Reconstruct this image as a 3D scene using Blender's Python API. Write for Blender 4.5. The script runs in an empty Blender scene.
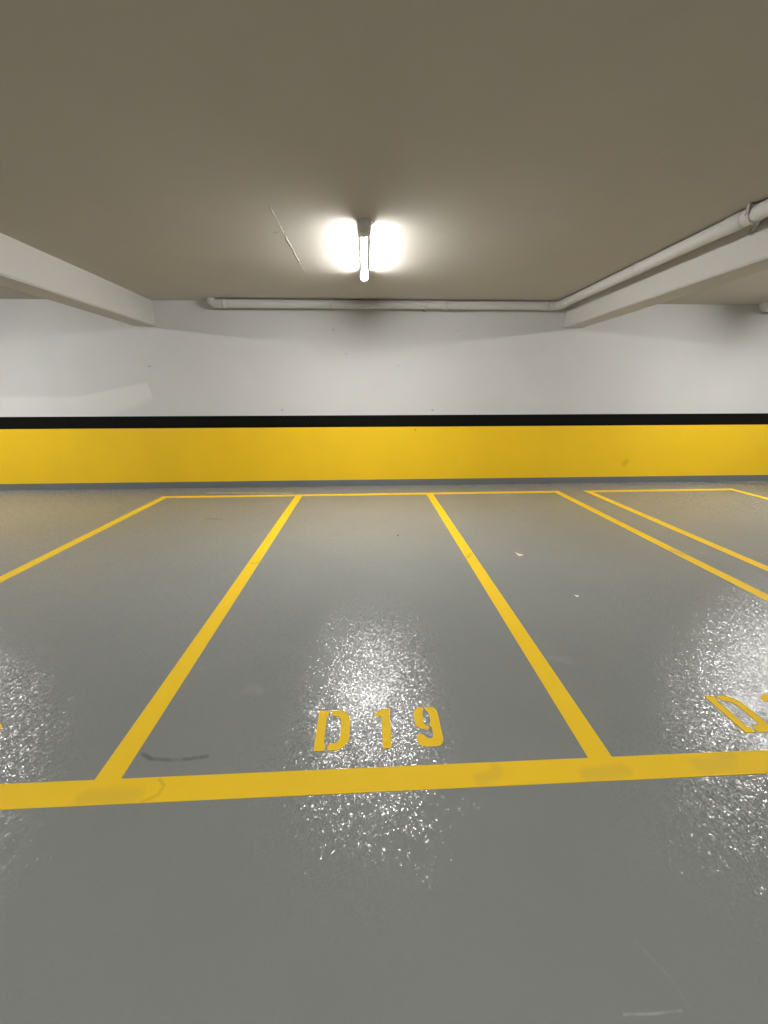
import bpy, bmesh, math, random
from mathutils import Vector, Matrix
random.seed(7)
sc = bpy.context.scene
C = sc.collection
PI = math.pi

# ---------------------------------------------------------------- dimensions
CAM_H = 1.6
WALL_Y = 6.86          # face of the back wall
CEIL = 3.063           # ceiling height
BEAM_Z = 2.69          # underside of the beams
XL, XR, YB = -17.0, 17.0, -12.0

# ---------------------------------------------------------------- helpers
def link(name, bm, mat=None, parent=None, smooth=False):
    me = bpy.data.meshes.new(name)
    bmesh.ops.recalc_face_normals(bm, faces=bm.faces)
    bm.to_mesh(me); bm.free()
    if smooth:
        for p in me.polygons: p.use_smooth = True
    o = bpy.data.objects.new(name, me)
    if mat is not None: me.materials.append(mat)
    C.objects.link(o)
    if parent is not None: o.parent = parent
    return o

def thing(name, label, cat, loc=(0, 0, 0), group=None):
    o = bpy.data.objects.new(name, None)
    o.empty_display_size = 0.1
    C.objects.link(o); o.location = loc
    return tag(o, label, cat, group)

def tag(o, label, cat, group=None):
    o['label'] = label; o['category'] = cat
    if group: o['group'] = group
    return o

def struct(o, label=None):
    o['kind'] = 'structure'
    if label: o['label'] = label
    return o

def add_box(bm, x0, x1, y0, y1, z0, z1, bevel=0.0, seg=2):
    r = bmesh.ops.create_cube(bm, size=1.0)
    for v in r['verts']:
        v.co.x = x0 + (v.co.x + .5) * (x1 - x0)
        v.co.y = y0 + (v.co.y + .5) * (y1 - y0)
        v.co.z = z0 + (v.co.z + .5) * (z1 - z0)
    if bevel > 0:
        es = {e for v in r['verts'] for e in v.link_edges}
        bmesh.ops.bevel(bm, geom=list(es), offset=bevel, segments=seg, profile=.5, affect='EDGES')

def add_sweep(bm, path, radii, n=28, caps=True):
    """round tube along a list of points, one radius per point"""
    path = [Vector(p) for p in path]
    rings = []
    prev = None
    for i, p in enumerate(path):
        a = path[max(i - 1, 0)]; b = path[min(i + 1, len(path) - 1)]
        t = (b - a).normalized()
        if prev is None:
            ref = Vector((0, 0, 1)) if abs(t.z) < .9 else Vector((1, 0, 0))
            u = t.cross(ref).normalized()
        else:
            u = (prev - t * prev.dot(t)).normalized()
        prev = u
        w = t.cross(u)
        rings.append([bm.verts.new(p + (u * math.cos(2 * PI * k / n) + w * math.sin(2 * PI * k / n)) * radii[i]) for k in range(n)])
    for r0, r1 in zip(rings, rings[1:]):
        for k in range(n):
            bm.faces.new((r0[k], r0[(k + 1) % n], r1[(k + 1) % n], r1[k]))
    if caps:
        for rg in (rings[0], rings[-1]): bm.faces.new([bm.verts.new(v.co) for v in rg])

def add_prism(bm, pts, z0, z1, ox=0, oy=0):
    lo = [bm.verts.new((ox + x, oy + y, z0)) for x, y in pts]
    hi = [bm.verts.new((ox + x, oy + y, z1)) for x, y in pts]
    n = len(pts)
    bm.faces.new(hi); bm.faces.new(lo[::-1])
    for i in range(n):
        bm.faces.new((lo[i], lo[(i + 1) % n], hi[(i + 1) % n], hi[i]))

# ---------------------------------------------------------------- materials
def new_mat(name):
    m = bpy.data.materials.new(name); m.use_nodes = True
    nt = m.node_tree
    return m, nt, nt.nodes['Principled BSDF']

def nd(nt, typ, **kw):
    n = nt.nodes.new(typ)
    for k, v in kw.items():
        if k in ('operation', 'data_type', 'blend_type', 'voronoi_dimensions', 'feature', 'noise_dimensions', 'interpolation_type', 'clamp'):
            setattr(n, k, v)
    return n

def math_n(nt, op, a, b=None, c=None, clamp=False):
    n = nt.nodes.new('ShaderNodeMath'); n.operation = op; n.use_clamp = clamp
    for i, v in enumerate((a, b, c)):
        if v is None: continue
        if isinstance(v, (int, float)): n.inputs[i].default_value = v
        else: nt.links.new(v, n.inputs[i])
    return n.outputs[0]

def vec_n(nt, op, a, b=None, scale=None):
    n = nt.nodes.new('ShaderNodeVectorMath'); n.operation = op
    for i, v in enumerate((a, b)):
        if v is None: continue
        if isinstance(v, (tuple, list, Vector)): n.inputs[i].default_value = v
        else: nt.links.new(v, n.inputs[i])
    if scale is not None:
        if isinstance(scale, (int, float)): n.inputs['Scale'].default_value = scale
        else: nt.links.new(scale, n.inputs['Scale'])
    return n.outputs['Value'] if op in ('LENGTH', 'DOT_PRODUCT', 'DISTANCE') else n.outputs[0]

def noise(nt, vec, scale, detail=3.0, rough=.55):
    n = nt.nodes.new('ShaderNodeTexNoise')
    n.inputs['Scale'].default_value = scale; n.inputs['Detail'].default_value = detail
    n.inputs['Roughness'].default_value = rough
    nt.links.new(vec, n.inputs['Vector'])
    return n.outputs[0]

def maprange(nt, v, a, b, c, d, smooth=False):
    n = nt.nodes.new('ShaderNodeMapRange')
    if smooth: n.interpolation_type = 'SMOOTHSTEP'
    nt.links.new(v, n.inputs['Value'])
    for k, x in zip(('From Min', 'From Max', 'To Min', 'To Max'), (a, b, c, d)): n.inputs[k].default_value = x
    return n.outputs['Result']

def mixc(nt, fac, a, b, blend='MIX'):
    n = nt.nodes.new('ShaderNodeMix'); n.data_type = 'RGBA'; n.blend_type = blend
    if isinstance(fac, (int, float)): n.inputs[0].default_value = fac
    else: nt.links.new(fac, n.inputs[0])
    for i, v in ((6, a), (7, b)):
        if isinstance(v, (tuple, list)): n.inputs[i].default_value = (*v, 1) if len(v) == 3 else v
        else: nt.links.new(v, n.inputs[i])
    return n.outputs[2]

def capsule(nt, pos, a, b, r, soft):
    """1 inside a capsule round the segment a-b, fading out over soft"""
    a = Vector(a); b = Vector(b); ba = b - a
    pa = vec_n(nt, 'SUBTRACT', pos, tuple(a))
    h = math_n(nt, 'DIVIDE', vec_n(nt, 'DOT_PRODUCT', pa, tuple(ba)), max(ba.dot(ba), 1e-9), clamp=True)
    d = vec_n(nt, 'LENGTH', vec_n(nt, 'SUBTRACT', pa, vec_n(nt, 'SCALE', tuple(ba), scale=h)))
    return maprange(nt, d, r, r + soft, 1.0, 0.0, True)

def marks(nt, pos, col, lst, speck=None):
    """lst: (points, radius, softness, colour, strength) wear marks with a shape of their own"""
    for pts, r, soft, c, k in lst:
        m = None
        for a, b in zip(pts, pts[1:]):
            s = capsule(nt, pos, a, b, r, soft)
            m = s if m is None else math_n(nt, 'MAXIMUM', m, s)
        f = math_n(nt, 'MULTIPLY', m, k)
        if speck is not None: f = math_n(nt, 'MULTIPLY', f, speck)
        col = mixc(nt, f, col, c)
    return col

def bump(nt, bsdf, h, strength, dist=.01):
    b = nt.nodes.new('ShaderNodeBump')
    b.inputs['Strength'].default_value = strength; b.inputs['Distance'].default_value = dist
    nt.links.new(h, b.inputs['Height']); nt.links.new(b.outputs[0], bsdf.inputs['Normal'])

def obj_pos(nt):
    return nt.nodes.new('ShaderNodeTexCoord').outputs['Object']

# floor: grey epoxy with a fine sparkling grain
FLOOR_COL = (.262, .272, .264)
def floor_material():
    m, nt, b = new_mat('grey_epoxy_floor')
    P = obj_pos(nt)
    n1 = noise(nt, P, .9, 4)
    col = mixc(nt, maprange(nt, n1, .3, .7, 0, 1), tuple(c * .96 for c in FLOOR_COL), tuple(c * 1.04 for c in FLOOR_COL))
    sp = maprange(nt, noise(nt, P, 16, 4, .6), .35, .6, .25, 1)
    dk = (.07, .07, .066); lt = (.36, .36, .34)
    col = marks(nt, P, col, [
        ([(-1.075, 1.40, 0), (-1.02, 1.372, 0), (-.93, 1.361, 0), (-.84, 1.363, 0), (-.765, 1.372, 0)], .002, .014, dk, .55),
        ([(-.69, 1.79, 0), (-.64, 1.77, 0)], .01, .05, lt, .35),
        ([(1.15, 1.96, 0), (1.26, 1.94, 0)], .01, .05, lt, .3),
        ([(3.28, 3.56, 0), (3.55, 3.52, 0)], .01, .05, lt, .45),
        ([(.67, .541, 0), (.75, .5385, 0), (.83, .5405, 0)], .0005, .004, (.5, .5, .47), .6),
        ([(.80, .68, 0), (.835, .62, 0), (.848, .59, 0), (.856, .545, 0)], .0005, .004, lt, .4),
        ([(-2.75, 6.47, 0), (-2.1, 6.42, 0), (-1.32, 6.37, 0)], .015, .06, (.55, .52, .42), .65),
        ([(6.55, 6.79, 0), (6.9, 6.70, 0), (7.4, 6.52, 0)], .03, .07, dk, .6),
        ([(.95, 1.50, 0), (1.02, 1.44, 0)], .01, .04, (.30, .28, .22), .4),
        ([(-2.2, 5.0, 0), (-2.0, 4.95, 0)], .004, .04, dk, .35),
    ], sp)
    nt.links.new(col, b.inputs['Base Color'])
    # the grain: every little cell of the coating faces its own way
    vo = nt.nodes.new('ShaderNodeTexVoronoi'); vo.voronoi_dimensions = '3D'
    vo.inputs['Scale'].default_value = 180
    nt.links.new(P, vo.inputs['Vector'])
    off = vec_n(nt, 'SUBTRACT', vo.outputs['Color'], (.5, .5, .5))
    vo2 = nt.nodes.new('ShaderNodeTexVoronoi'); vo2.inputs['Scale'].default_value = 70
    nt.links.new(P, vo2.inputs['Vector'])
    off2 = vec_n(nt, 'SUBTRACT', vo2.outputs['Color'], (.5, .5, .5))
    amp = maprange(nt, noise(nt, P, 5, 3), .3, .7, .75, 1.15)
    off = vec_n(nt, 'MULTIPLY', vec_n(nt, 'ADD', vec_n(nt, 'SCALE', off, scale=.235), vec_n(nt, 'SCALE', off2, scale=.10)), (1, 1, 0))
    off = vec_n(nt, 'SCALE', off, scale=amp)
    g = nt.nodes.new('ShaderNodeNewGeometry')
    nn = vec_n(nt, 'NORMALIZE', vec_n(nt, 'ADD', g.outputs['Normal'], off))
    nt.links.new(nn, b.inputs['Normal'])
    b.inputs['Roughness'].default_value = .19
    b.inputs['Specular IOR Level'].default_value = .55
    return m

def paint_material(name, col, rough=.6, var=.05, mk=(), spec=.3, bscale=60, bstr=.05):
    m, nt, b = new_mat(name)
    P = obj_pos(nt)
    c = mixc(nt, maprange(nt, noise(nt, P, 1.7, 4), .3, .7, 0, 1), tuple(x * (1 - var) for x in col), tuple(min(1, x * (1 + var)) for x in col))
    if mk: c = marks(nt, P, c, mk)
    nt.links.new(c, b.inputs['Base Color'])
    b.inputs['Roughness'].default_value = rough
    b.inputs['Specular IOR Level'].default_value = spec
    if bstr: bump(nt, b, noise(nt, P, bscale, 3), bstr, .004)
    return m

WY = WALL_Y
speck = (.30, .28, .24)
M_floor = floor_material()
M_wall = paint_material('white_wall_paint', (.66, .652, .635), .55, .02, [
    ([(-.53, WY, 2.642), (-.53, WY, 2.65)], .008, .01, speck, .6),
    ([(1.556, WY, 2.636), (1.556, WY, 2.64)], .006, .01, speck, .5),
    ([(-.328, WY, 2.275), (-.328, WY, 2.28)], .006, .01, speck, .5),
    ([(-1.469, WY, 1.369), (-1.46, WY, 1.369)], .008, .012, speck, .6),
    ([(1.162, WY, 1.358), (1.18, WY, 1.358)], .008, .012, speck, .6),
    ([(-3.6, WY, 2.08), (-3.58, WY, 2.08)], .008, .012, speck, .5),
    ([(.552, WY, 2.087), (.56, WY, 2.087)], .006, .01, speck, .4),
], .25, 25, .04)
# a paler patch on the left of the wall
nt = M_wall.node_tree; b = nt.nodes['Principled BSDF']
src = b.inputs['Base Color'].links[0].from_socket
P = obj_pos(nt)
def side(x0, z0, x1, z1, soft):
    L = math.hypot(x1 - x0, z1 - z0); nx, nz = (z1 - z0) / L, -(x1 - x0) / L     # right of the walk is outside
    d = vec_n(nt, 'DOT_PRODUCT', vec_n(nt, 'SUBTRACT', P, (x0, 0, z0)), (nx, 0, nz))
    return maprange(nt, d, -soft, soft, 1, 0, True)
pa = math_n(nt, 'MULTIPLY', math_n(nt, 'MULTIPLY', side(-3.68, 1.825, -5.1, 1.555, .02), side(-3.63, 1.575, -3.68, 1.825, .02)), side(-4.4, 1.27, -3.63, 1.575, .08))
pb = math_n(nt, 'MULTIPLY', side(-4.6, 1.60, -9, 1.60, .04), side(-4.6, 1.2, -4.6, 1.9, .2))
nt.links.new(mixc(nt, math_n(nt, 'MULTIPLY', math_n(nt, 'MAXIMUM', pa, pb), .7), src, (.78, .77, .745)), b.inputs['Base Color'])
M_ceil = paint_material('ceiling_paint', (.515, .485, .43), .75, .02, (), .15, 40, .06)
M_beam = paint_material('beam_paint', (.60, .585, .555), .6, .02, (), .25, 30, .04)
M_black = paint_material('black_stripe_paint', (.005, .005, .004), .6, .02, (), .08, 40, 0)
YEL = (.98, .625, .018)
M_yellow_wall = paint_material('yellow_wall_paint', YEL, .5, .02, [
    ([(4.86, WY - .004, .37), (4.89, WY - .004, .40)], .01, .08, (.45, .27, .03), .3),
    ([(.867, WY - .004, 1.012), (.875, WY - .004, 1.012)], .008, .01, (.35, .22, .03), .6),
], .3, 30, .03)
M_line = paint_material('yellow_road_paint', (.97, .63, .022), .65, .03, [
    ([(-.93, 1.27, 0), (-.895, 1.24, 0), (-.90, 1.20, 0), (-.95, 1.175, 0)], .001, .012, (.5, .34, .03), .35),
    ([(.47, 1.205, 0), (.55, 1.225, 0), (.555, 1.25, 0)], .012, .03, (.65, .45, .06), .3),
    ([(.95, 1.20, 0), (1.12, 1.215, 0)], .012, .04, (.6, .43, .07), .3),
    ([(1.48, 1.22, 0), (1.60, 1.225, 0), (1.66, 1.27, 0)], .015, .04, (.68, .48, .08), .3),
    ([(-1.2, 1.2, 0), (-1.0, 1.2, 0)], .01, .05, (.62, .44, .06), .3),
    ([(1.02, 3.54, 0), (1.09, 3.64, 0)], .005, .03, (.5, .35, .05), .4),
    ([(-1.18, 3.50, 0), (-1.10, 3.52, 0)], .005, .03, (.5, .35, .05), .3),
    ([(3.24, 3.6, 0), (3.32, 3.5, 0)], .01, .05, (.55, .42, .16), .5),
], .25, 60, .05)
M_base = paint_material('grey_skirting_paint', (.17, .18, .185), .45, .05, (), .4, 40, .03)
M_pipe = paint_material('white_pipe_plastic', (.60, .59, .56), .4, .015, (), .4, 60, 0)
M_joint = paint_material('pipe_socket_plastic', (.57, .56, .53), .42, .02, (), .4, 60, 0)
M_metal = paint_material('galvanised_clamp_metal', (.42, .42, .40), .4, .08, (), .5, 60, 0)
M_metal.node_tree.nodes['Principled BSDF'].inputs['Metallic'].default_value = .6
M_cap = paint_material('grey_lamp_plastic', (.85, .85, .83), .45, .02, (), .4, 60, 0)
M_cream = paint_material('cream_paper', (.78, .74, .52), .6, .05, (), .2, 60, 0)
M_white = paint_material('white_paper', (.85, .84, .80), .6, .03, (), .2, 60, 0)
M_pebble = paint_material('brown_pebble', (.17, .13, .08), .8, .1, (), .2, 120, .2)

LAMP_POWER = 440.0
M_lamp, nt, b = new_mat('lit_lamp_tube')
b.inputs['Base Color'].default_value = (.9, .9, .88, 1)
b.inputs['Emission Color'].default_value = (1, .995, .985, 1)
b.inputs['Emission Strength'].default_value = LAMP_POWER
M_clear = bpy.data.materials.new('clear_lamp_cover'); M_clear.use_nodes = True
nt = M_clear.node_tree; nt.nodes.clear()
out = nt.nodes.new('ShaderNodeOutputMaterial'); tr = nt.nodes.new('ShaderNodeBsdfTransparent'); gl = nt.nodes.new('ShaderNodeBsdfGlossy')
gl.inputs['Roughness'].default_value = .08
tr.inputs['Color'].default_value = (.97, .97, .97, 1)
mx = nt.nodes.new('ShaderNodeMixShader'); lw = nt.nodes.new('ShaderNodeLayerWeight'); lw.inputs['Blend'].default_value = .25
nt.links.new(math_n(nt, 'MULTIPLY', lw.outputs['Facing'], .35), mx.inputs[0])
nt.links.new(tr.outputs[0], mx.inputs[1]); nt.links.new(gl.outputs[0], mx.inputs[2]); nt.links.new(mx.outputs[0], out.inputs[0])

# ---------------------------------------------------------------- the setting
T = .25
bm = bmesh.new(); add_box(bm, XL - T, XR + T, YB - T, WY + T, -T, 0)
struct(link('floor', bm, M_floor), 'grey glossy epoxy garage floor')

bm = bmesh.new(); add_box(bm, XL - T, XR + T, YB - T, WY + T, CEIL, CEIL + T)
def seam(bm, x0, y0, x1, y1, w, h, n, jit, keep=1.0):
    """a low ragged ridge of filler on a formwork joint of the ceiling"""
    L = math.hypot(x1 - x0, y1 - y0); ux, uy = (x1 - x0) / L, (y1 - y0) / L
    prev = None
    for i in range(n + 1):
        t = i / n
        j = random.uniform(-jit, jit); ww = w * random.uniform(.5, 1.2); hh = .5 * h * random.uniform(.4, 1.2)
        if i in (0, n): ww *= .3; hh *= .2
        cx, cy = x0 + (x1 - x0) * t - uy * j, y0 + (y1 - y0) * t + ux * j
        cur = [bm.verts.new((cx - uy * ww * s, cy + ux * ww * s, CEIL + .001 - hh * k)) for s, k in ((-1, 0), (-.45, .9), (0, 1), (.45, .8), (1, 0))]
        if prev and random.random() < keep:
            for a in range(4): bm.faces.new((prev[a], prev[a + 1], cur[a + 1], cur[a]))
        prev = cur
seam(bm, -.757, 3.62, -.748, 4.20, .007, .006, 12, .002)
seam(bm, -.748, 4.20, -.738, 5.05, .011, .009, 16, .005)
seam(bm, -.738, 5.05, -.73, 5.43, .006, .004, 10, .003)
seam(bm, -.89, 4.19, -.752, 4.17, .005, .004, 6, .002)
seam(bm, -.735, 5.0, -.695, 4.95, .012, .008, 3, .003)
seam(bm, -.50, 5.37, -.20, 5.34, .007, .004, 8, .003, .8)
seam(bm, -.95, 5.43, -.74, 5.40, .004, .003, 6, .002)
seam(bm, 1.91, 2.945, 1.908, 2.79, .008, .005, 6, .003)
seam(bm, 1.905, 2.71, 1.915, 2.67, .007, .003, 3, .003)
seam(bm, 1.89, 4.13, 1.877, 3.85, .010, .006, 6, .004)
struct(link('ceiling', bm, M_ceil), 'beige grey painted concrete ceiling')

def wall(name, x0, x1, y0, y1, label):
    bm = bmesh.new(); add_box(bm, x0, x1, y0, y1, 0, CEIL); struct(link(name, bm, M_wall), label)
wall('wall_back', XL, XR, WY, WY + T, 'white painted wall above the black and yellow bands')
wall('wall_front', XL, XR, YB - T, YB, 'white wall behind the camera')
wall('wall_left', XL - T, XL, YB - T, WY + T, 'white side wall far to the left')
wall('wall_right', XR, XR + T, YB - T, WY + T, 'white side wall far to the right')

bm = bmesh.new(); add_box(bm, XL, XR, WY - .004, WY, .115, 1.071); struct(link('trim_1', bm, M_yellow_wall), 'broad yellow band painted along the lower wall')
bm = bmesh.new(); add_box(bm, XL, XR, WY - .005, WY, 1.071, 1.274); struct(link('trim_2', bm, M_black), 'narrow black stripe above the yellow band')
bm = bmesh.new(); add_box(bm, XL, XR, WY - .012, WY, 0, .115, .003); struct(link('baseboard_back', bm, M_base), 'dark grey skirting under the yellow band')

def beam(name, x0, x1, label):
    bm = bmesh.new()
    c = .018
    prof = [(x0, CEIL), (x0, BEAM_Z + c), (x0 + c, BEAM_Z), (x1 - c, BEAM_Z), (x1, BEAM_Z + c), (x1, CEIL)]
    ra = [bm.verts.new((x, YB, z)) for x, z in prof]; rb = [bm.verts.new((x, WY, z)) for x, z in prof]
    for i in range(6): bm.faces.new((ra[i], ra[(i + 1) % 6], rb[(i + 1) % 6], rb[i]))
    bm.faces.new(ra); bm.faces.new(rb[::-1])
    struct(link(name, bm, M_beam), label)
beam('trim_3', -3.73, -3.385, 'white concrete ceiling beam on the left running to the back wall')
beam('trim_4', 3.35, 3.69, 'white concrete ceiling beam on the right behind the white pipe')

# ---------------------------------------------------------------- floor markings
TH = .0015
def strip(bm, x0, x1, y0, y1): add_box(bm, x0, x1, y0, y1, 0, TH)
def line(pieces, label, group):
    bm = bmesh.new()
    for p in pieces: strip(bm, *p)
    tag(link('parking_line', bm, M_line), label, 'line', group)
W = .056
FB, FT, B0, B1 = 1.170, 1.280, 6.145, 6.255
G = 'yellow bay lines running to the wall'
for x, lab, y1 in ((-3.375, 'yellow bay line on the left running to the left end of the thin back line', B0),
                   (-1.155, 'yellow bay line just left of the D19 number', B0),
                   (1.0541, 'yellow bay line just right of the D19 number', B0),
                   (3.2805, 'yellow bay line meeting the right end of the long back line', B0),
                   (3.8355, 'yellow bay line starting alone right of the narrow gap between bays', B0),
                   (6.44, 'short stretch of yellow bay line at far right edge by the wall', B0)):
    line([(x - W, x + W, FT, y1)], lab, G)
line([(-3.375 - W, 3.2805 + W, B0, B1)], 'long thin yellow line joining four bay lines along the wall', 'yellow lines along the back of the bays')
line([(3.8355 - W, 6.44 + W, B0, B1)], 'short yellow back line of the far right bay', 'yellow lines along the back of the bays')
line([(-9.5, 9.5, FB, FT)], 'wide yellow front line crossing the whole floor below D19', 'yellow front lines of the bays')

# stencilled characters, unit cell outlines (x right, y up)
def arc(cx, cy, rx, ry, a0, a1, n=8):
    return [(cx + rx * math.cos(math.radians(a0 + (a1 - a0) * i / n)), cy + ry * math.sin(math.radians(a0 + (a1 - a0) * i / n))) for i in range(n + 1)]
GLYPH = {
 'D': [[(0, 0), (.30, 0), (.33, .13), (.265, .17), (.265, .83), (.31, .87), (.33, 1), (0, 1)],
       [(.42, 1)] + arc(.60, .70, .40, .30, 90, 0) + arc(.60, .30, .40, .30, 0, -90) + [(.42, 0), (.40, .08), (.43, .16)]
       + arc(.54, .32, .19, .16, -90, 0) + arc(.54, .68, .19, .16, 0, 90) + [(.44, .85), (.40, .93)]],
 '1': [[(.02, .83), (.06, .79), (.40, .79), (.45, .74), (.45, 0), (1, 0), (1, .98), (.97, 1), (.52, 1), (.40, .95), (.20, .91), (.03, .88)]],
 '9': [[(.42, 1), (.30, .995)] + arc(.26, .80, .26, .18, 100, 180) + arc(.26, .60, .26, .17, 180, 250) + [(.36, .415), (.50, .405), (.55, .44), (.52, .48)]
       + arc(.50, .58, .14, .09, 250, 180) + [(.36, .80), (.39, .88), (.44, .92)],
       [(.50, 1)] + arc(.72, .80, .28, .20, 75, 0) + arc(.72, .20, .28, .20, 0, -90) + [(.30, 0)] + arc(.22, .14, .22, .13, 250, 180)
       + [(0, .24), (.03, .28), (.10, .30), (.22, .30), (.30, .26), (.36, .21), (.46, .18), (.56, .19), (.63, .23), (.645, .30), (.64, .46), (.57, .50), (.56, .54), (.63, .60), (.64, .80), (.60, .87), (.52, .92)]],
 '0': [[(.46, 1)] + arc(.36, .76, .36, .23, 100, 180) + arc(.36, .24, .36, .23, 180, 260) + [(.46, 0), (.46, .15)] + arc(.46, .26, .12, .1, 260, 180) + arc(.46, .74, .12, .1, 180, 100) + [(.46, .85)],
       [(.54, 1), (.54, .85)] + arc(.54, .74, .12, .1, 80, 0) + arc(.54, .26, .12, .1, 0, -80) + [(.54, .15), (.54, 0)] + arc(.64, .24, .36, .23, -80, 0) + arc(.64, .76, .36, .23, 0, 80)],
 '2': [[(0, 0), (1, 0), (1, .17), (.45, .17), (.55, .30)] + arc(.62, .76, .38, .24, -30, 90) + [(.38, 1)] + arc(.32, .76, .32, .24, 90, 180) + [(0, .68), (.35, .68)] + arc(.49, .76, .14, .09, 180, 0) + [(.60, .66), (0, .20)]],
 '8': [[(.46, 1)] + arc(.32, .80, .28, .20, 100, 180) + arc(.32, .62, .24, .12, 180, 230) + arc(.32, .26, .32, .26, 140, 260) + [(.46, 0), (.46, .15)] + arc(.46, .27, .12, .1, 260, 110) + [(.46, .45), (.46, .58)] + arc(.46, .74, .11, .1, 230, 110) + [(.46, .86)],
       [(.54, 1), (.54, .86)] + arc(.54, .74, .11, .1, 70, -60) + [(.54, .58), (.54, .45)] + arc(.54, .27, .12, .1, 70, -80) + [(.54, .15), (.54, 0)] + arc(.68, .26, .32, .26, -80, 40) + arc(.68, .62, .24, .12, -50, 0) + arc(.68, .80, .28, .20, 0, 80)],
}
NUM_Y, NUM_H = 1.374, .238
def glyph(ch, x, w, parent, ox):
    bm = bmesh.new()
    for poly in GLYPH[ch]:
        add_prism(bm, [(x + px * w - ox, py * NUM_H) for px, py in poly], 0, TH)
    bm.normal_update()
    bmesh.ops.triangulate(bm, faces=[f for f in bm.faces if len(f.verts) > 4])
    return link('letter' if ch.isalpha() else 'digit', bm, M_line, parent)
GN = 'stencilled bay numbers'
def number(chars, dx, label):
    ox = dx
    t = thing('bay_number', label, 'bay number', (ox, NUM_Y, 0), GN)
    for ch, x, w in chars: glyph(ch, x + dx, w, t, ox)
number((('D', -.275, .166), ('1', .017, .080), ('9', .223, .127)), 0, 'yellow stencilled D19 bay number on the floor under the lamp reflection')
number((('D', -.275, .166), ('1', .017, .080), ('8', .223, .127)), 2.125, 'yellow stencilled bay number cut off at the right edge of the floor')
number((('D', -.275, .166), ('2', -.005, .125), ('0', .223, .127)), -2.213, 'sliver of yellow stencilled bay number at the left edge of the floor')

# ---------------------------------------------------------------- lamps
LAMP_Y0, LAMP_Y1, LIT = 3.86, 5.34, 86
def make_lamp(label, loc, group):
    L = LAMP_Y1 - LAMP_Y0
    t = thing('ceiling_lamp', label, 'lamp', loc, group)
    zt = -.062
    # end caps: squarish hood hanging from the ceiling, rounded underneath, closing on the tube
    for s, y0, y1 in ((1, 0, .09), (-1, L - .09, L)):
        bm = bmesh.new()
        w = .056
        prof = [(-w, 0), (-w, zt)] + [(w * math.cos(a), zt - .052 * math.sin(-a)) for a in [PI + PI * i / 14 for i in range(1, 14)]] + [(w, zt), (w, 0)]
        ys = [y0, y0 + .008, y1 - .008, y1]; ks = [.94, 1, 1, .94]
        rings = [[bm.verts.new((x * k, y, z * k if z < -.001 else 0)) for x, z in prof] for y, k in zip(ys, ks)]
        n = len(prof)
        for a, b2 in zip(rings, rings[1:]):
            for i in range(n): bm.faces.new((a[i], a[(i + 1) % n], b2[(i + 1) % n], b2[i]))
        bm.faces.new(rings[0]); bm.faces.new(rings[-1])
        link('end_cap', bm, M_cap, t)
    # the lit diffuser wraps the underside and flanks of the tube; an opaque spine covers its back
    def arc_strip(a0, a1, r, n):
        bm = bmesh.new()
        rows = [[bm.verts.new((r * math.sin(a0 + (a1 - a0) * i / n), y, zt - r * math.cos(a0 + (a1 - a0) * i / n))) for i in range(n + 1)] for y in (.085, L - .085)]
        for i in range(n): bm.faces.new((rows[0][i], rows[0][i + 1], rows[1][i + 1], rows[1][i]))
        bm.faces.new(rows[0][::-1]); bm.faces.new(rows[1]); bm.faces.new((rows[0][0], rows[1][0], rows[1][n], rows[0][n]))
        return bm
    A = math.radians(LIT)
    link('light_tube', arc_strip(-A, A, .028, 14), M_lamp, t)
    link('tube_spine', arc_strip(A, 2 * PI - A, .0285, 8), M_cap, t)
    bm = bmesh.new(); add_sweep(bm, [(0, .088, zt), (0, L - .088, zt)], [.042, .042], 32, False)
    link('clear_cover', bm, M_clear, t, True)
    bm = bmesh.new(); add_sweep(bm, [(.05, .03, zt + .035), (.075, .03, zt + .035), (.085, .03, zt + .05), (.085, .03, -.001)], [.006] * 4, 10)
    link('supply_cable', bm, M_cap, t, True)
    return t
def copy_tree(o, loc, label, group):
    r = o.copy(); C.objects.link(r); r.location = loc; r['label'] = label; r['group'] = group
    for ch in o.children:
        c = ch.copy(); C.objects.link(c); c.parent = r
    return r
GL = 'tube lamps on the ceiling'
lamp = make_lamp('lit white tube lamp on the ceiling above the D19 bay', (.003, LAMP_Y0, CEIL), GL)
for x, y, lab in ((-6.65, LAMP_Y0, 'lit tube lamp left of the left beam, outside the frame'),
                  (6.4, LAMP_Y0, 'lit tube lamp right of the right beam, outside the frame'),
                  (-13.2, LAMP_Y0, 'lit tube lamp at the far left end of the row'),
                  (13.0, LAMP_Y0, 'lit tube lamp at the far right end of the row'),
                  (0, -3.0, 'unseen tube lamp added behind the camera to brighten the floor'),  # aisle row out of view, added to brighten the foreground floor
                  (-6.7, -3.0, 'unseen tube lamp added behind left to brighten the floor'),
                  (6.25, -3.0, 'unseen tube lamp added behind right to brighten the floor')):
    copy_tree(lamp, (x, y, CEIL), lab, GL)

# ---------------------------------------------------------------- pipes
PZ, PY, PX, PR = 2.992, 6.70, 3.15, .0615
def bend(p0, p1, p2, r, n=10):
    """points of a rounded corner at p1"""
    p0, p1, p2 = Vector(p0), Vector(p1), Vector(p2)
    a = (p0 - p1).normalized(); b2 = (p2 - p1).normalized()
    s = p1 + a * r; e = p1 + b2 * r; c = p1 + (a + b2) * r
    pts = []
    for i in range(n + 1):
        t = PI / 2 * i / n
        pts.append(c + (s - c) * math.cos(t) + (e - c) * math.sin(t))
    return pts
def pipe_seg(parent, pts, r, name, mat, ox):
    bm = bmesh.new(); add_sweep(bm, [Vector(p) - ox for p in pts], [r] * len(pts), 32)
    return link(name, bm, mat, parent, False)
def smooth_auto(o):
    for p in o.data.polygons: p.use_smooth = len(p.vertices) == 4

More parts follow.
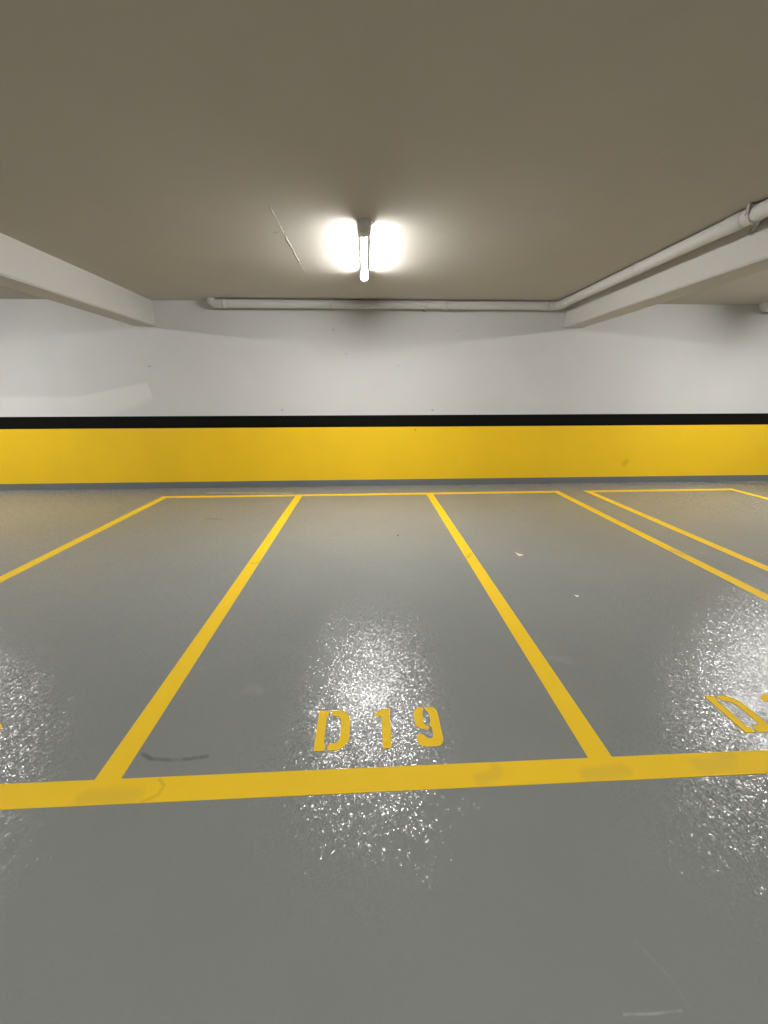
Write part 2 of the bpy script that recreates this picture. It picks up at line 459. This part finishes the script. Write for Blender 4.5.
def socket(parent, c, axis, ln, ox, name='coupling'):
    a = Vector(axis); c = Vector(c) - ox
    bm = bmesh.new()
    add_sweep(bm, [c - a * ln / 2, c - a * (ln / 2 - .003), c + a * (ln / 2 - .003), c + a * ln / 2], [PR + .001, PR + .0055, PR + .0055, PR + .001], 32)
    o = link(name, bm, M_joint, parent); smooth_auto(o); return o
def clamp(parent, c, axis, ox, arm=None):
    """ring round the pipe with a strap up to the ceiling, and an arm to the beam or wall"""
    a = Vector(axis); cc = Vector(c) - ox
    bm = bmesh.new()
    add_sweep(bm, [cc - a * .012, cc - a * .010, cc + a * .010, cc + a * .012], [PR + .004, PR + .009, PR + .009, PR + .004], 32)
    o = link('pipe_clamp', bm, M_joint, parent); smooth_auto(o)
    if arm:
        bm = bmesh.new()
        d = Vector(arm[0]); ln = arm[1]
        side = a
        s = cc + d * (PR + .004); e = cc + d * ln + a * (arm[2] if len(arm) > 2 else 0)
        up = Vector((0, 0, 1))
        pts = [s, s + (e - s) * .5 + Vector((0, 0, -.03)), e - d * .01 + Vector((0, 0, -.045))]
        add_sweep(bm, pts, [.012, .013, .012], 10)
        add_sweep(bm, [cc + Vector((0, 0, -PR - .003)) - d * .0, cc + Vector((0, 0, -PR - .03)) + d * .03], [.009, .009], 10)
        q = e + Vector((0, 0, -.045))
        add_sweep(bm, [q - d * .008, q], [.032, .032], 12)
        link('clamp_arm', bm, M_metal, o, True)
    return o

ox = Vector((-2.4, PY, CEIL))
pipe = thing('pipe', 'white round pipe along the back wall and right beam, bending at the corner', 'pipe', ox, 'white pipes under the ceiling')
xl = -2.40
e1 = bend((-1, PY, PZ), (xl + .0, PY, PZ), (xl, PY, CEIL + .5), .066) + [(xl, PY, CEIL - .001)]
o = pipe_seg(pipe, [(-2.26, PY, PZ)] + e1, PR + .002, 'elbow', M_joint, ox); smooth_auto(o)
o = pipe_seg(pipe, [(-2.26, PY, PZ), (3.0, PY, PZ)], PR, 'pipe_run', M_pipe, ox); smooth_auto(o)
e2 = bend((2, PY, PZ), (PX, PY, PZ), (PX, 0, PZ), .10)
o = pipe_seg(pipe, [(2.99, PY, PZ)] + e2 + [(PX, PY - .15, PZ)], PR + .002, 'elbow', M_joint, ox); smooth_auto(o)
o = pipe_seg(pipe, [(PX, PY - .15, PZ), (PX, YB, PZ)], PR, 'pipe_run', M_pipe, ox); smooth_auto(o)
for x, ln in ((-2.20, .06), (-.52, .07), (1.288, .09), (2.94, .09)): socket(pipe, (x, PY, PZ), (1, 0, 0), ln, ox)
for y, ln in ((6.47, .09), (4.84, .06), (3.62, .17), (.6, .08)): socket(pipe, (PX, y, PZ), (0, 1, 0), ln, ox)
clamp(pipe, (.21, PY, PZ), (1, 0, 0), ox)
clamp(pipe, (.98, PY, PZ), (1, 0, 0), ox, ((0, 1, 0), WY - PY))
clamp(pipe, (PX, 3.46, PZ), (0, 1, 0), ox, ((1, 0, 0), 3.35 - PX, .20))
# strap from the clamp up to the ceiling
bm = bmesh.new(); add_box(bm, PX - .075 - ox.x, PX - .05 - ox.x, 3.445 - ox.y, 3.475 - ox.y, PZ - .01 - CEIL, -.0005, .002)
link('hanging_strap', bm, M_metal, pipe)

ox2 = Vector((6.6, PY, CEIL))
pipe2 = thing('pipe', 'end of a white pipe bend at the right edge beyond the right beam', 'pipe', ox2, 'white pipes under the ceiling')
x2 = 6.63
e3 = bend((9, PY, PZ), (x2, PY, PZ), (x2, PY, CEIL + .5), .066) + [(x2, PY, CEIL - .001)]
o = pipe_seg(pipe2, [(x2 + .165, PY, PZ)] + e3, PR + .002, 'elbow', M_joint, ox2); smooth_auto(o)
o = pipe_seg(pipe2, [(x2 + .165, PY, PZ), (12.0, PY, PZ)], PR, 'pipe_run', M_pipe, ox2); smooth_auto(o)
socket(pipe2, (x2 + .26, PY, PZ), (1, 0, 0), .06, ox2)
clamp(pipe2, (x2 + .8, PY, PZ), (1, 0, 0), ox2, ((0, 1, 0), WY - PY))

bm = bmesh.new(); add_box(bm, x2 + .785 - ox2.x, x2 + .815 - ox2.x, -.012, .012, PZ + PR - CEIL, 0, .002)
link('hanging_strap', bm, M_metal, pipe2)

# ---------------------------------------------------------------- litter on the floor
def curl(name, x, y, L, w, lift, rot, mat, label, cat):
    """a small torn strip, curled up at one end, with real thickness"""
    bm = bmesh.new(); n = 10; th = .0012
    rows = []
    for i in range(n + 1):
        t = i / n
        px = (t - .5) * L; pz = lift * max(0, (.45 - t) / .45) ** 1.6 + .0002
        ww = w * (1 - .75 * max(0, (t - .35) / .65)) * random.uniform(.85, 1.1)
        rows.append([bm.verts.new((px, s * ww * .5, pz + (th if k else 0))) for k in (0, 1) for s in (-1, 1)])
    for a, b2 in zip(rows, rows[1:]):
        for i, j in ((0, 1), (1, 3), (3, 2), (2, 0)): bm.faces.new((a[i], a[j], b2[j], b2[i]))
    bm.faces.new((rows[0][0], rows[0][1], rows[0][3], rows[0][2])); bm.faces.new((rows[-1][0], rows[-1][2], rows[-1][3], rows[-1][1]))
    o = link(name, bm, mat); o.location = (x, y, 0); o.rotation_euler.z = rot
    return tag(o, label, cat)
curl('paper_scrap', 1.58, 3.575, .075, .075, .022, -.12, M_cream, 'small cream scrap of paper curled at one end on the grey floor', 'litter')
curl('paper_scrap', 1.731, 2.716, .034, .028, .004, .15, M_white, 'tiny white flat scrap on the floor nearer than the cream scrap', 'litter')
bm = bmesh.new(); bmesh.ops.create_icosphere(bm, subdivisions=2, radius=.012)
for v in bm.verts:
    v.co *= random.uniform(.85, 1.12); v.co.x *= .6; v.co.z = max(v.co.z * .9 + .010, 0)
o = link('pebble', bm, M_pebble, None, True); o.location = (.354, 4.196, 0)
tag(o, 'tiny dark brown pebble on the floor near the top of the D19 bay', 'pebble')

# ---------------------------------------------------------------- camera and world
F, YAW, PITCH, ROLL = 376.094, 0.04452597, 0.29953528, -0.00262826
cy, sy, cp, sp = math.cos(YAW), math.sin(YAW), math.cos(PITCH), math.sin(PITCH)
fw = Vector((sy * cp, cy * cp, -sp)); r0 = Vector((cy, -sy, 0)); u0 = r0.cross(fw)
cr, sr = math.cos(ROLL), math.sin(ROLL)
rt = r0 * cr + u0 * sr; up = u0 * cr - r0 * sr
cam = bpy.data.cameras.new('camera'); co = bpy.data.objects.new('camera', cam); C.objects.link(co)
mw = Matrix((rt, up, -fw)).transposed().to_4x4(); mw.translation = Vector((0, 0, CAM_H))
co.matrix_world = mw
cam.sensor_fit = 'HORIZONTAL'; cam.sensor_width = 36; cam.lens = 36 * F / 768
cam.clip_start = .02; cam.clip_end = 100
sc.camera = co

w = bpy.data.worlds.new('world'); sc.world = w; w.use_nodes = True
w.node_tree.nodes['Background'].inputs['Color'].default_value = (0, 0, 0, 1)

sc.view_settings.view_transform = 'Standard'
sc.view_settings.look = 'None'
sc.view_settings.gamma = 1
sc.view_settings.use_curve_mapping = False
sc.view_settings.exposure = 0
sc.cycles.use_denoising = True
sc.cycles.denoising_prefilter = 'NONE'
sc.cycles.denoising_input_passes = 'RGB_ALBEDO_NORMAL'
sc.cycles.max_bounces = 12
sc.cycles.diffuse_bounces = 8
sc.cycles.sample_clamp_indirect = 4
